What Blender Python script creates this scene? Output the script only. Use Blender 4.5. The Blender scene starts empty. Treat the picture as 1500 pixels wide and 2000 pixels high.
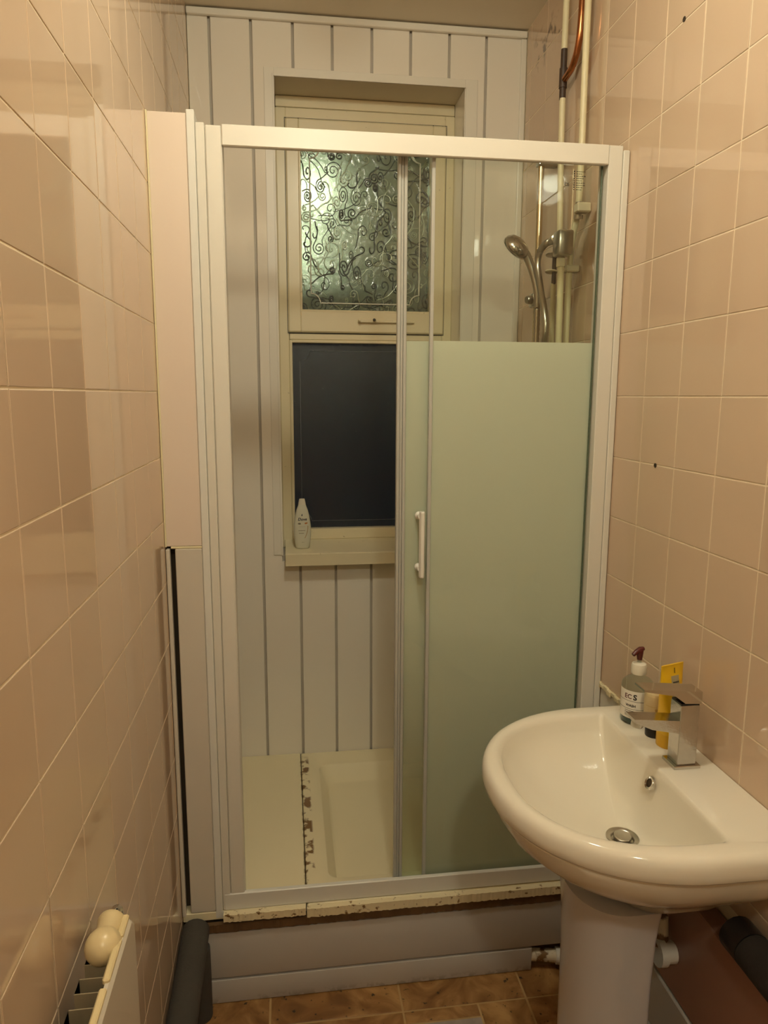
import bpy, bmesh, math, random
from mathutils import Vector, Matrix
random.seed(7)
sc = bpy.context.scene
C = sc.collection
PI = math.pi
H = 1.6                                  # eye height of the camera above the floor

# ---------------------------------------------------------------- camera
def camera():
    yaw, pit, rol = 0.13558, 0.16185, 0.0040
    cy, sy, cp, sp = math.cos(yaw), math.sin(yaw), math.cos(pit), math.sin(pit)
    fw = Vector((sy * cp, cy * cp, -sp)); rt = Vector((cy, -sy, 0)); up = rt.cross(fw)
    r2 = rt * math.cos(rol) + up * math.sin(rol)
    u2 = -rt * math.sin(rol) + up * math.cos(rol)
    m = Matrix((r2, u2, -fw)).transposed().to_4x4()
    m.translation = Vector((0, 0, H))
    cd = bpy.data.cameras.new('camera')
    cd.sensor_fit = 'HORIZONTAL'; cd.sensor_width = 36.0
    cd.lens = 36.0 * 1387.3 / 1500.0
    cd.clip_start = 0.02
    co = bpy.data.objects.new('camera', cd); C.objects.link(co)
    co.matrix_world = m
    sc.camera = co
camera()

# ---------------------------------------------------------------- world, exposure
w = bpy.data.worlds.new('night_sky'); sc.world = w; w.use_nodes = True
w.node_tree.nodes['Background'].inputs[0].default_value = (0.0020, 0.0030, 0.0060, 1)
w.node_tree.nodes['Background'].inputs[1].default_value = 1.0
sc.view_settings.view_transform = 'Standard'
sc.view_settings.look = 'None'
sc.view_settings.gamma = 1.0
sc.view_settings.use_curve_mapping = False
sc.view_settings.exposure = 0.22
sc.cycles.caustics_reflective = False
sc.cycles.caustics_refractive = False
LAMP_POS = (0.165, 1.05, 2.72)
LAMP_COL = (1.0, 0.97, 0.76)
LAMP_STR = 125.0
FILL_POS = (0.145, -0.62, 2.745)  # unseen fill lamp, added to flatten the lighting
FILL_STR = 150.0

# ---------------------------------------------------------------- helpers
def setp(o, label=None, cat=None, group=None, kind=None):
    if label: o['label'] = label
    if cat: o['category'] = cat
    if group: o['group'] = group
    if kind: o['kind'] = kind
    return o

def thing(name, label, cat, loc=(0, 0, 0), group=None):
    o = bpy.data.objects.new(name, None); C.objects.link(o)
    o.location = loc; o.empty_display_size = 0.05
    return setp(o, label, cat, group)

def root_of(o):
    v = Vector((0, 0, 0))
    while o is not None:
        v = v + Vector(o.location); o = o.parent
    return v

def link_mesh(name, me, parent=None, loc=None, label=None):
    o = bpy.data.objects.new(name, me); C.objects.link(o)
    if parent is not None:
        o.parent = parent
        off = root_of(parent)
        o.location = (Vector(loc) if loc else Vector((0, 0, 0))) - off
    elif loc: o.location = loc
    if label: o['label'] = label
    return o

def obj(name, bm, mat, parent=None, smooth=None, label=None):
    me = bpy.data.meshes.new(name)
    bmesh.ops.recalc_face_normals(bm, faces=bm.faces[:])
    bm.to_mesh(me); bm.free()
    me.materials.append(mat)
    if smooth:
        for p in me.polygons: p.use_smooth = True
        me.set_sharp_from_angle(angle=math.radians(smooth))
    return link_mesh(name, me, parent, None, label)

def BM(): return bmesh.new()

def box(bm, x0, x1, y0, y1, z0, z1, bev=0.0, seg=1):
    vs = [bm.verts.new((x, y, z)) for z in (z0, z1) for y in (y0, y1) for x in (x0, x1)]
    F = [(0, 2, 3, 1), (4, 5, 7, 6), (0, 1, 5, 4), (2, 6, 7, 3), (0, 4, 6, 2), (1, 3, 7, 5)]
    fs = [bm.faces.new([vs[i] for i in f]) for f in F]
    if bev > 0:
        es = list({e for f in fs for e in f.edges})
        bmesh.ops.bevel(bm, geom=es, offset=bev, segments=seg, profile=0.5, affect='EDGES')
    return bm

def B(x0, x1, y0, y1, z0, z1, bev=0.0, seg=1):
    return box(BM(), x0, x1, y0, y1, z0, z1, bev, seg)

def loft(bm, loops, cap0=False, cap1=False, closed=True):
    rows = [[bm.verts.new(p) for p in L] for L in loops]
    n = len(rows[0])
    for a, b in zip(rows, rows[1:]):
        for i in range(n if closed else n - 1):
            j = (i + 1) % n
            try: bm.faces.new((a[i], a[j], b[j], b[i]))
            except ValueError: pass
    if cap0: bm.faces.new(list(reversed(rows[0])))
    if cap1: bm.faces.new(rows[-1])
    return rows

def spline(pts, n=8):
    P = [Vector(p) for p in pts]
    P = [2 * P[0] - P[1]] + P + [2 * P[-1] - P[-2]]
    out = []
    for i in range(1, len(P) - 2):
        for k in range(n):
            t = k / n
            a, b, c, d = P[i - 1], P[i], P[i + 1], P[i + 2]
            out.append(0.5 * ((2 * b) + (c - a) * t + (2 * a - 5 * b + 4 * c - d) * t * t + (3 * b - a - 3 * c + d) * t ** 3))
    out.append(P[-2])
    return out

def tube(bm, pts, rad, seg=14, cap=True):
    P = [Vector(p) for p in pts]
    R = rad if isinstance(rad, (list, tuple)) else [rad] * len(P)
    t0 = (P[1] - P[0]).normalized()
    u = t0.orthogonal().normalized()
    loops = []
    for i, p in enumerate(P):
        t = (P[min(i + 1, len(P) - 1)] - P[max(i - 1, 0)]).normalized()
        u = (u - t * u.dot(t)).normalized()
        v = t.cross(u)
        loops.append([p + (u * math.cos(2 * PI * k / seg) + v * math.sin(2 * PI * k / seg)) * R[i] for k in range(seg)])
    loft(bm, loops, cap, cap)
    return bm

def lathe(bm, prof, c=(0, 0, 0), axis=(0, 0, 1), seg=28, cap0=True, cap1=True, sx=1.0, sy=1.0):
    a = Vector(axis).normalized()
    q = Vector((0, 0, 1)).rotation_difference(a)
    c = Vector(c)
    loops = []
    for r, h in prof:
        loops.append([c + q @ Vector((r * sx * math.cos(2 * PI * k / seg), r * sy * math.sin(2 * PI * k / seg), h)) for k in range(seg)])
    loft(bm, loops, cap0, cap1)
    return bm

def text_mesh(body, size, shear=0.0, bold=0.0, align='CENTER'):
    cu = bpy.data.curves.new('lettering', 'FONT')
    cu.body = body; cu.size = size; cu.align_x = align; cu.shear = shear; cu.offset = bold
    cu.resolution_u = 3
    o = bpy.data.objects.new('lettering_tmp', cu); C.objects.link(o)
    dg = bpy.context.evaluated_depsgraph_get(); dg.update()
    me = bpy.data.meshes.new_from_object(o.evaluated_get(dg))
    vs = [v.co.copy() for v in me.vertices]; fs = [list(p.vertices) for p in me.polygons]
    bpy.data.objects.remove(o); bpy.data.curves.remove(cu); bpy.data.meshes.remove(me)
    return vs, fs

def put_text(bm, body, size, fn, shear=0.0, bold=0.0, dx=0, dy=0, align='CENTER'):
    vs, fs = text_mesh(body, size, shear, bold, align)
    nv = [bm.verts.new(fn(v.x + dx, v.y + dy)) for v in vs]
    for f in fs:
        try: bm.faces.new([nv[i] for i in f])
        except ValueError: pass

def put_rect(bm, x0, x1, y0, y1, fn, n=6):
    for k in range(n):
        a = x0 + (x1 - x0) * k / n; b = x0 + (x1 - x0) * (k + 1) / n
        bm.faces.new([bm.verts.new(fn(*p)) for p in ((a, y0), (b, y0), (b, y1), (a, y1))])

def put_disc(bm, cx, cy, r, fn, sx=1.0, n=12):
    bm.faces.new([bm.verts.new(fn(cx + r * sx * math.cos(2 * PI * k / n), cy + r * math.sin(2 * PI * k / n))) for k in range(n)])

# ---------------------------------------------------------------- materials
def nt(name):
    m = bpy.data.materials.new(name); m.use_nodes = True
    N = m.node_tree.nodes; L = m.node_tree.links
    return m, N, L, N['Principled BSDF'], N['Material Output']

def mat(name, col, rough=0.4, metal=0.0, var=0.06, vscale=6.0, bump=0.0, bscale=40.0, spec=0.5, coat=0.0, rand=0.0, dirt=None):
    m, N, L, P, O = nt(name)
    P.inputs['Roughness'].default_value = rough
    P.inputs['Metallic'].default_value = metal
    P.inputs['Specular IOR Level'].default_value = spec
    P.inputs['Coat Weight'].default_value = coat
    tc = N.new('ShaderNodeNewGeometry')
    nz = N.new('ShaderNodeTexNoise'); nz.inputs['Scale'].default_value = vscale; nz.inputs['Detail'].default_value = 3
    L.new(tc.outputs['Position'], nz.inputs['Vector'])
    mx = N.new('ShaderNodeMix'); mx.data_type = 'RGBA'
    mx.inputs['A'].default_value = tuple(c * (1 - var) for c in col) + (1,)
    mx.inputs['B'].default_value = tuple(min(1, c * (1 + var)) for c in col) + (1,)
    L.new(nz.outputs['Fac'], mx.inputs['Factor'])
    out = mx.outputs['Result']
    if rand > 0:
        oi = N.new('ShaderNodeObjectInfo')
        mr = N.new('ShaderNodeMapRange'); mr.inputs['To Min'].default_value = 1 - rand; mr.inputs['To Max'].default_value = 1 + rand
        L.new(oi.outputs['Random'], mr.inputs['Value'])
        hs = N.new('ShaderNodeHueSaturation'); L.new(mr.outputs['Result'], hs.inputs['Value']); L.new(out, hs.inputs['Color'])
        out = hs.outputs['Color']
    if dirt:   # (colour, noise scale, threshold, box) a stain with its own shape, in world coordinates
        dcol, dsc, th, (bx0, bx1, by0, by1, bz0, bz1) = dirt
        sx = N.new('ShaderNodeSeparateXYZ'); L.new(tc.outputs['Position'], sx.inputs[0])
        n2 = N.new('ShaderNodeTexNoise'); n2.inputs['Scale'].default_value = dsc; n2.inputs['Detail'].default_value = 5
        L.new(tc.outputs['Position'], n2.inputs['Vector'])
        gt = N.new('ShaderNodeMapRange'); gt.inputs['From Min'].default_value = th; gt.inputs['From Max'].default_value = th + 0.08
        L.new(n2.outputs['Fac'], gt.inputs['Value'])
        f = gt.outputs['Result']
        for ch, lo, hi in (('X', bx0, bx1), ('Y', by0, by1), ('Z', bz0, bz1)):
            for lim, s in ((lo, 1), (hi, -1)):
                if lim is None: continue
                mr = N.new('ShaderNodeMapRange')
                e = 0.006 if hi is not None and lo is not None and hi - lo < 0.1 else 0.05
                mr.inputs['From Min'].default_value = lim if s > 0 else lim - e
                mr.inputs['From Max'].default_value = lim + e if s > 0 else lim
                if s < 0: mr.inputs['To Min'].default_value = 1; mr.inputs['To Max'].default_value = 0
                L.new(sx.outputs[ch], mr.inputs['Value'])
                mu = N.new('ShaderNodeMath'); mu.operation = 'MULTIPLY'
                L.new(f, mu.inputs[0]); L.new(mr.outputs['Result'], mu.inputs[1]); f = mu.outputs[0]
        m2 = N.new('ShaderNodeMix'); m2.data_type = 'RGBA'; m2.inputs['B'].default_value = dcol + (1,)
        L.new(out, m2.inputs['A']); L.new(f, m2.inputs['Factor']); out = m2.outputs['Result']
    L.new(out, P.inputs['Base Color'])
    if bump > 0:
        nb = N.new('ShaderNodeTexNoise'); nb.inputs['Scale'].default_value = bscale; nb.inputs['Detail'].default_value = 2
        L.new(tc.outputs['Position'], nb.inputs['Vector'])
        bp = N.new('ShaderNodeBump'); bp.inputs['Strength'].default_value = bump; bp.inputs['Distance'].default_value = 0.004
        L.new(nb.outputs['Fac'], bp.inputs['Height']); L.new(bp.outputs['Normal'], P.inputs['Normal'])
    return m

def glass_mat(name, tint=(0.94, 0.97, 0.94), rough=0.015):
    m, N, L, P, O = nt(name); N.remove(P)
    tr = N.new('ShaderNodeBsdfTransparent'); tr.inputs[0].default_value = tint + (1,)
    gl = N.new('ShaderNodeBsdfGlossy'); gl.inputs['Roughness'].default_value = rough
    fr = N.new('ShaderNodeFresnel'); fr.inputs['IOR'].default_value = 1.45
    gb = N.new('ShaderNodeNewGeometry'); iv = N.new('ShaderNodeMath'); iv.operation = 'SUBTRACT'; iv.inputs[0].default_value = 1.0
    L.new(gb.outputs['Backfacing'], iv.inputs[1])
    mu = N.new('ShaderNodeMath'); mu.operation = 'MULTIPLY'; L.new(fr.outputs[0], mu.inputs[0]); L.new(iv.outputs[0], mu.inputs[1])
    mx = N.new('ShaderNodeMixShader')
    L.new(mu.outputs[0], mx.inputs[0]); L.new(tr.outputs[0], mx.inputs[1]); L.new(gl.outputs[0], mx.inputs[2])
    L.new(mx.outputs[0], O.inputs[0])
    return m

def frost_mat(name, stops):
    """printed frosting: translucent white-green ink whose density follows the printed gradient (world height)"""
    m, N, L, P, O = nt(name); N.remove(P)
    g = N.new('ShaderNodeNewGeometry'); s = N.new('ShaderNodeSeparateXYZ'); L.new(g.outputs['Position'], s.inputs[0])
    mr = N.new('ShaderNodeMapRange'); mr.inputs['From Min'].default_value = 0.3; mr.inputs['From Max'].default_value = 1.75
    L.new(s.outputs['Z'], mr.inputs['Value'])
    cr = N.new('ShaderNodeValToRGB'); L.new(mr.outputs['Result'], cr.inputs[0])
    el = cr.color_ramp.elements
    el[0].position = (stops[0][0] - 0.3) / 1.45; el[0].color = (stops[0][1],) * 3 + (1,)
    el[1].position = (stops[-1][0] - 0.3) / 1.45; el[1].color = (stops[-1][1],) * 3 + (1,)
    for z, v in stops[1:-1]:
        e = el.new((z - 0.3) / 1.45); e.color = (v, v, v, 1)
    df = N.new('ShaderNodeBsdfDiffuse'); df.inputs[0].default_value = (0.83, 0.855, 0.735, 1)
    tl = N.new('ShaderNodeBsdfTranslucent'); tl.inputs[0].default_value = (0.92, 0.94, 0.86, 1)
    m1 = N.new('ShaderNodeMixShader'); m1.inputs[0].default_value = 0.33
    L.new(df.outputs[0], m1.inputs[1]); L.new(tl.outputs[0], m1.inputs[2])
    tr = N.new('ShaderNodeBsdfTransparent'); tr.inputs[0].default_value = (0.92, 0.96, 0.92, 1)
    m2 = N.new('ShaderNodeMixShader')
    L.new(cr.outputs[0], m2.inputs[0]); L.new(tr.outputs[0], m2.inputs[1]); L.new(m1.outputs[0], m2.inputs[2])
    L.new(m2.outputs[0], O.inputs[0])
    return m

def obscure_mat(name, glow, tint, bscale, bstr, grough):
    """figured window glass: clear transmission plus the broad sheen of its rolled surface"""
    m, N, L, P, O = nt(name)
    P.inputs['Base Color'].default_value = (0.75, 0.85, 0.78, 1)
    P.inputs['Transmission Weight'].default_value = 1.0
    P.inputs['Roughness'].default_value = 0.10
    P.inputs['IOR'].default_value = 1.5
    g = N.new('ShaderNodeNewGeometry')
    nz = N.new('ShaderNodeTexNoise'); nz.inputs['Scale'].default_value = bscale; nz.inputs['Detail'].default_value = 2; nz.inputs['Distortion'].default_value = 1.5
    L.new(g.outputs['Position'], nz.inputs['Vector'])
    bp = N.new('ShaderNodeBump'); bp.inputs['Strength'].default_value = bstr; bp.inputs['Distance'].default_value = 0.003
    L.new(nz.outputs['Fac'], bp.inputs['Height']); L.new(bp.outputs['Normal'], P.inputs['Normal'])
    gl = N.new('ShaderNodeBsdfGlossy'); gl.inputs['Color'].default_value = tint + (1,); gl.inputs['Roughness'].default_value = grough
    mx = N.new('ShaderNodeMixShader'); mx.inputs[0].default_value = glow
    L.new(P.outputs[0], mx.inputs[1]); L.new(gl.outputs[0], mx.inputs[2]); L.new(mx.outputs[0], O.inputs[0])
    return m

def emit_mat(name, col, strength):
    m, N, L, P, O = nt(name); N.remove(P)
    e = N.new('ShaderNodeEmission'); e.inputs[0].default_value = col + (1,); e.inputs[1].default_value = strength
    L.new(e.outputs[0], O.inputs[0]); return m

TILE = (0.66, 0.50, 0.36)
M = dict(
    tile=mat('pink_glazed_tile', TILE, 0.025, var=0.03, vscale=3, bump=0.006, bscale=5, rand=0.012, spec=0.7,
             dirt=((0.20, 0.15, 0.12), 22, 0.54, (0.5, None, 2.16, 2.46, 2.62, 2.76))),
    tile_l=mat('pink_glazed_tile_left', TILE, 0.06, var=0.03, vscale=3, bump=0.03, bscale=6, rand=0.012),
    grout=mat('cream_grout', (0.86, 0.74, 0.56), 0.7, var=0.12, vscale=20),
    plaster=mat('ceiling_plaster', (0.80, 0.73, 0.60), 0.9, var=0.05, bump=0.1, bscale=60),
    bare=mat('painted_plaster', (0.66, 0.64, 0.56), 0.6, var=0.05),
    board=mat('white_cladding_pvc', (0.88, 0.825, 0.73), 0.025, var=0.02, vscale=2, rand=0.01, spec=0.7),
    board_gap=mat('cladding_groove', (0.52, 0.47, 0.40), 0.5, var=0.15, vscale=8),
    trim=mat('white_trim_pvc', (0.82, 0.78, 0.69), 0.3, var=0.02),
    frame=mat('white_enclosure_paint', (0.74, 0.71, 0.635), 0.28, var=0.02),
    profile=mat('white_wall_profile', (0.76, 0.75, 0.70), 0.28, var=0.02),
    upvc=mat('cream_window_frame', (0.80, 0.71, 0.49), 0.3, var=0.05, vscale=9, dirt=((0.22, 0.16, 0.08), 60, 0.70, (None, None, None, None, None, None))),
    upvc_dark=mat('window_gasket', (0.06, 0.05, 0.035), 0.6),
    soffit=mat('shaded_soffit_tone', (0.62, 0.55, 0.42), 0.5, var=0.08),  # darker tone: the soffit's shade is put into the colour
    tray=mat('cream_acrylic_tray', (0.88, 0.79, 0.54), 0.3, var=0.03, dirt=((0.20, 0.10, 0.025), 30, 0.49, (0.024, 0.060, 1.70, 2.50, None, None))),
    traylip=mat('chipped_tray_edge', (0.82, 0.72, 0.48), 0.35, var=0.05, dirt=((0.22, 0.11, 0.03), 70, 0.60, (None, None, None, None, None, None))),
    rot=mat('damp_brown_timber', (0.12, 0.065, 0.025), 0.8, var=0.6, vscale=22),
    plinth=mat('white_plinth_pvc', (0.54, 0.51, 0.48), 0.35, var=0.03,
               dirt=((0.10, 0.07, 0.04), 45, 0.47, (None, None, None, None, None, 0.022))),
    infill=mat('pinkish_infill_board', (0.78, 0.66, 0.56), 0.3, var=0.02),
    infill2=mat('offwhite_infill_board', (0.66, 0.61, 0.53), 0.35, var=0.03),
    dark=mat('gap_shade', (0.05, 0.035, 0.02), 0.9),  # near-black puts the shade of gaps and openings into the colour
    foam=mat('grey_pipe_lagging', (0.06, 0.053, 0.044), 0.95, var=0.15, vscale=30, bump=0.3, bscale=160),
    foam2=mat('black_pipe_lagging', (0.022, 0.019, 0.017), 0.95, var=0.2, vscale=30, bump=0.3, bscale=160),
    chrome=mat('chrome', (0.62, 0.60, 0.56), 0.09, metal=1.0, var=0.03),
    chrome_worn=mat('limescaled_chrome', (0.52, 0.50, 0.47), 0.18, metal=1.0, var=0.10, vscale=70, bump=0.06, bscale=150),
    satin=mat('satin_chrome', (0.55, 0.52, 0.46), 0.28, metal=1.0, var=0.06, vscale=40),
    golden=mat('gold_tinted_chrome', (0.70, 0.58, 0.38), 0.2, metal=1.0, var=0.1),  # chrome rail with its golden reflection put into the base colour
    pipe=mat('cream_painted_pipe', (0.78, 0.70, 0.46), 0.4, var=0.06, vscale=20),
    copper=mat('copper_pipe', (0.50, 0.20, 0.08), 0.25, metal=1.0, var=0.45, vscale=30),
    burnt=mat('tarnished_copper_tee', (0.055, 0.03, 0.018), 0.5, var=0.5, vscale=60),
    clip=mat('cream_plastic_clip', (0.80, 0.72, 0.52), 0.4),
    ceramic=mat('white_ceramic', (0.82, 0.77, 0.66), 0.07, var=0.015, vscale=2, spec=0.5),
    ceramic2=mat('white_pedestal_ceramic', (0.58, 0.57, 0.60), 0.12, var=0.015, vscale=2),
    black=mat('black_plastic', (0.012, 0.010, 0.010), 0.35),
    pinkbox=mat('pink_boxing_panel', (0.31, 0.17, 0.125), 0.4, var=0.05),
    whiteplastic=mat('white_plastic', (0.80, 0.78, 0.72), 0.35, var=0.03),
    grime=mat('stained_white_pipe', (0.74, 0.68, 0.54), 0.5, dirt=((0.20, 0.11, 0.04), 35, 0.52, (None, None, None, None, None, None))),
    creamknob=mat('cream_valve_plastic', (0.74, 0.60, 0.34), 0.3, var=0.04),
    radiator=mat('radiator_enamel', (0.66, 0.60, 0.50), 0.35, var=0.05),
    radedge=mat('cream_radiator_edge', (0.78, 0.64, 0.36), 0.4, var=0.12, vscale=25),
    fin=mat('convector_fin', (0.30, 0.24, 0.15), 0.6, var=0.1),
    yellow=mat('yellow_tube_plastic', (0.85, 0.52, 0.015), 0.3, var=0.03),
    yellow2=mat('yellow_tube_cap', (0.80, 0.46, 0.01), 0.35),
    greylabel=mat('grey_printed_label', (0.42, 0.36, 0.22), 0.5),
    ink=mat('black_ink', (0.015, 0.012, 0.012), 0.6),
    navy=mat('navy_ink', (0.02, 0.025, 0.05), 0.6),
    fadedink=mat('faded_ink', (0.22, 0.19, 0.13), 0.6),
    orange=mat('orange_ink', (0.55, 0.18, 0.03), 0.6),
    gold=mat('gold_ink', (0.45, 0.30, 0.10), 0.6),
    glassink=mat('brown_grey_ink', (0.04, 0.03, 0.02), 0.7),
    smallb=mat('beige_bottle_plastic', (0.62, 0.50, 0.28), 0.35, var=0.03),
    lotion=mat('white_lotion_bottle', (0.72, 0.70, 0.56), 0.35, var=0.03),
    lotioncap=mat('white_lotion_cap', (0.76, 0.70, 0.56), 0.4),
    maroon=mat('dark_red_pump', (0.09, 0.008, 0.008), 0.3),
    collar=mat('ivory_pump_collar', (0.78, 0.74, 0.62), 0.4),
    paper=mat('paper_label', (0.76, 0.72, 0.64), 0.5, var=0.03),
    paper2=mat('beige_paper_label', (0.58, 0.46, 0.26), 0.5, var=0.05),
    clear=glass_mat('clear_glass', (0.965, 0.98, 0.96)),
    bottleglass=glass_mat('clear_bottle', (0.84, 0.90, 0.88), 0.05),
    teal=mat('teal_soap', (0.02, 0.07, 0.07), 0.2),
    soap=glass_mat('pale_teal_soap', (0.72, 0.84, 0.82), 0.05),
    edge=mat('green_glass_edge', (0.09, 0.12, 0.08), 0.15),
    seal=mat('grey_seal_strip', (0.47, 0.47, 0.43), 0.3, var=0.05),
    frost_fixed=frost_mat('frosted_print_fixed', ((0.30, 0.50), (0.45, 0.62), (0.72, 0.80), (1.05, 0.93), (1.73, 0.97))),
    frost_door=frost_mat('frosted_print_door', ((0.30, 0.0), (0.50, 0.10), (0.70, 0.38), (1.05, 0.80), (1.73, 0.97))),
    pane_hi=obscure_mat('figured_window_glass', 0.15, (0.46, 0.60, 0.44), 30, 1.0, 0.20),
    pane_lo=obscure_mat('rolled_window_glass', 0.02, (0.35, 0.45, 0.55), 130, 0.35, 0.35),
    etch=mat('bright_glass_line', (0.72, 0.72, 0.62), 0.25, metal=0.0, var=0.2, vscale=90, bump=0.5, bscale=120),
    etch2=mat('dull_glass_line', (0.16, 0.16, 0.15), 0.3, var=0.4, vscale=60),
    lamp=emit_mat('lit_lamp_glass', LAMP_COL, LAMP_STR),
    fill_lamp=emit_mat('added_fill_glow', LAMP_COL, FILL_STR),
    rose=mat('white_lamp_base', (0.8, 0.8, 0.78), 0.4),
    relief=None,
)
M['relief'] = obscure_mat('highlit_glass_scrolls', 0.45, (0.62, 0.72, 0.58), 120, 0.5, 0.22)
# one glass in two tones: highlights and dark strokes put into the materials

M['relief2'] = mat('shaded_glass_scrolls', (0.045, 0.055, 0.042), 0.16, spec=1.0, bump=0.6, bscale=140, var=0.6, vscale=60)  # dark copy: shade of the embossed lines is in its colour
def floor_mat():
    m, N, L, P, O = nt('brown_stone_vinyl')
    g = N.new('ShaderNodeNewGeometry'); oi = N.new('ShaderNodeObjectInfo')
    ad = N.new('ShaderNodeVectorMath'); ad.operation = 'ADD'
    sc2 = N.new('ShaderNodeVectorMath'); sc2.operation = 'SCALE'; sc2.inputs['Scale'].default_value = 9
    cb = N.new('ShaderNodeCombineXYZ')
    for i in range(3): L.new(oi.outputs['Random'], cb.inputs[i])
    L.new(cb.outputs[0], sc2.inputs[0]); L.new(g.outputs['Position'], ad.inputs[0]); L.new(sc2.outputs[0], ad.inputs[1])
    n1 = N.new('ShaderNodeTexNoise'); n1.inputs['Scale'].default_value = 9; n1.inputs['Detail'].default_value = 6; n1.inputs['Distortion'].default_value = 1.6
    L.new(ad.outputs[0], n1.inputs['Vector'])
    cr = N.new('ShaderNodeValToRGB'); e = cr.color_ramp.elements
    e[0].position = 0.30; e[0].color = (0.17, 0.075, 0.022, 1)
    e[1].position = 0.72; e[1].color = (0.50, 0.29, 0.11, 1)
    k = e.new(0.5); k.color = (0.30, 0.15, 0.05, 1)
    L.new(n1.outputs['Fac'], cr.inputs[0])
    n2 = N.new('ShaderNodeTexNoise'); n2.inputs['Scale'].default_value = 48; n2.inputs['Detail'].default_value = 4
    L.new(g.outputs['Position'], n2.inputs['Vector'])
    mr = N.new('ShaderNodeMapRange'); mr.inputs['From Min'].default_value = 0.64; mr.inputs['From Max'].default_value = 0.70
    L.new(n2.outputs['Fac'], mr.inputs['Value'])
    mx = N.new('ShaderNodeMix'); mx.data_type = 'RGBA'; mx.inputs['B'].default_value = (0.03, 0.02, 0.012, 1)
    L.new(mr.outputs['Result'], mx.inputs['Factor']); L.new(cr.outputs[0], mx.inputs['A'])
    L.new(mx.outputs['Result'], P.inputs['Base Color']); P.inputs['Roughness'].default_value = 0.42
    return m
M['floor'] = floor_mat()
M['floor_grout'] = mat('pale_floor_joint', (0.46, 0.30, 0.13), 0.7, var=0.2, vscale=25)
M['floor_grey'] = mat('grey_stone_vinyl', (0.36, 0.30, 0.26), 0.5, var=0.3, vscale=30)

# ---------------------------------------------------------------- room dimensions
XL, XR = -0.292, 0.8215
YB, YF = 2.523, -2.40
ZC = 2.808
DY = 1.709                                # front plane of the shower enclosure

# ---------------------------------------------------------------- setting: floor
fl = obj('floor', B(XL - 0.1, XR + 0.1, YF - 0.1, 2.75, -0.06, -0.002), M['floor_grout']); setp(fl, kind='structure')
jx = [-0.41 - 0.0, -0.0705, 0.276, 0.612, 0.95]
jy = [1.612 - 0.34 * k for k in range(13)]
def floor_tile(x0, x1, y0, y1, m):
    x0, x1 = max(x0, XL + 0.003), min(x1, XR - 0.003)
    y0, y1 = max(y0, YF), min(y1, 1.717)
    if x1 - x0 < 0.01 or y1 - y0 < 0.01: return
    g = 0.0028
    bm = B(x0 + g, x1 - g, y0 + g, y1 - g, -0.002, 0.0, 0.0006)
    obj('floor_tile', bm, m, fl)
for i in range(4):
    floor_tile(jx[i], jx[i + 1], 1.612, 1.95, M['floor'])
    for k in range(12):
        y1, y0 = jy[k], jy[k] - 0.34
        if i == 2 and k == 0:
            floor_tile(jx[2], 0.478, 1.572, y1, M['floor']); floor_tile(0.478, jx[3], y0, y1, M['floor'])
            floor_tile(jx[2], 0.322, y0, 1.572, M['floor']); floor_tile(0.322, 0.478, 1.40, 1.572, M['floor_grey'])
            floor_tile(0.322, 0.478, y0, 1.40, M['floor'])
        else:
            floor_tile(jx[i], jx[i + 1], y0, y1, M['floor'])

# ---------------------------------------------------------------- setting: ceiling and walls
ce = obj('ceiling', B(XL - 0.1, XR + 0.1, YF - 0.1, 2.75, ZC, ZC + 0.06), M['plaster']); setp(ce, kind='structure')
wf = obj('wall_front', B(XL - 0.1, XR + 0.1, YF - 0.1, YF, -0.002, ZC), M['bare']); setp(wf, kind='structure')

tile_cache = {}
def tile_mesh(side, w, h, m, t=0.0010, b=0.0008):
    key = (side, round(w, 4), round(h, 4))
    if key in tile_cache: return tile_cache[key]
    bm = BM()
    s = -1 if side == 'R' else 1
    lo = [(-w / 2, -h / 2), (w / 2, -h / 2), (w / 2, h / 2), (-w / 2, h / 2)]
    hi = [(-w / 2 + b, -h / 2 + b), (w / 2 - b, -h / 2 + b), (w / 2 - b, h / 2 - b), (-w / 2 + b, h / 2 - b)]
    v0 = [bm.verts.new((-s * t, y, z)) for y, z in lo]
    v1 = [bm.verts.new((-s * b * 0.6, y, z)) for y, z in lo]
    v2 = [bm.verts.new((0, y, z)) for y, z in hi]
    for a, c in ((v0, v1), (v1, v2)):
        for i in range(4): bm.faces.new((a[i], a[(i + 1) % 4], c[(i + 1) % 4], c[i]))
    bm.faces.new(v2)
    bmesh.ops.recalc_face_normals(bm, faces=bm.faces[:])
    # an open bottom shell can recalc either way: force the glazed face outward
    f = [f for f in bm.faces if len(f.verts) == 4 and abs(f.normal.x) > 0.99][0]
    if f.normal.x * s < 0: bmesh.ops.reverse_faces(bm, faces=bm.faces[:])
    me = bpy.data.meshes.new('tile'); bm.to_mesh(me); bm.free(); me.materials.append(m)
    tile_cache[key] = me
    return me

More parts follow.
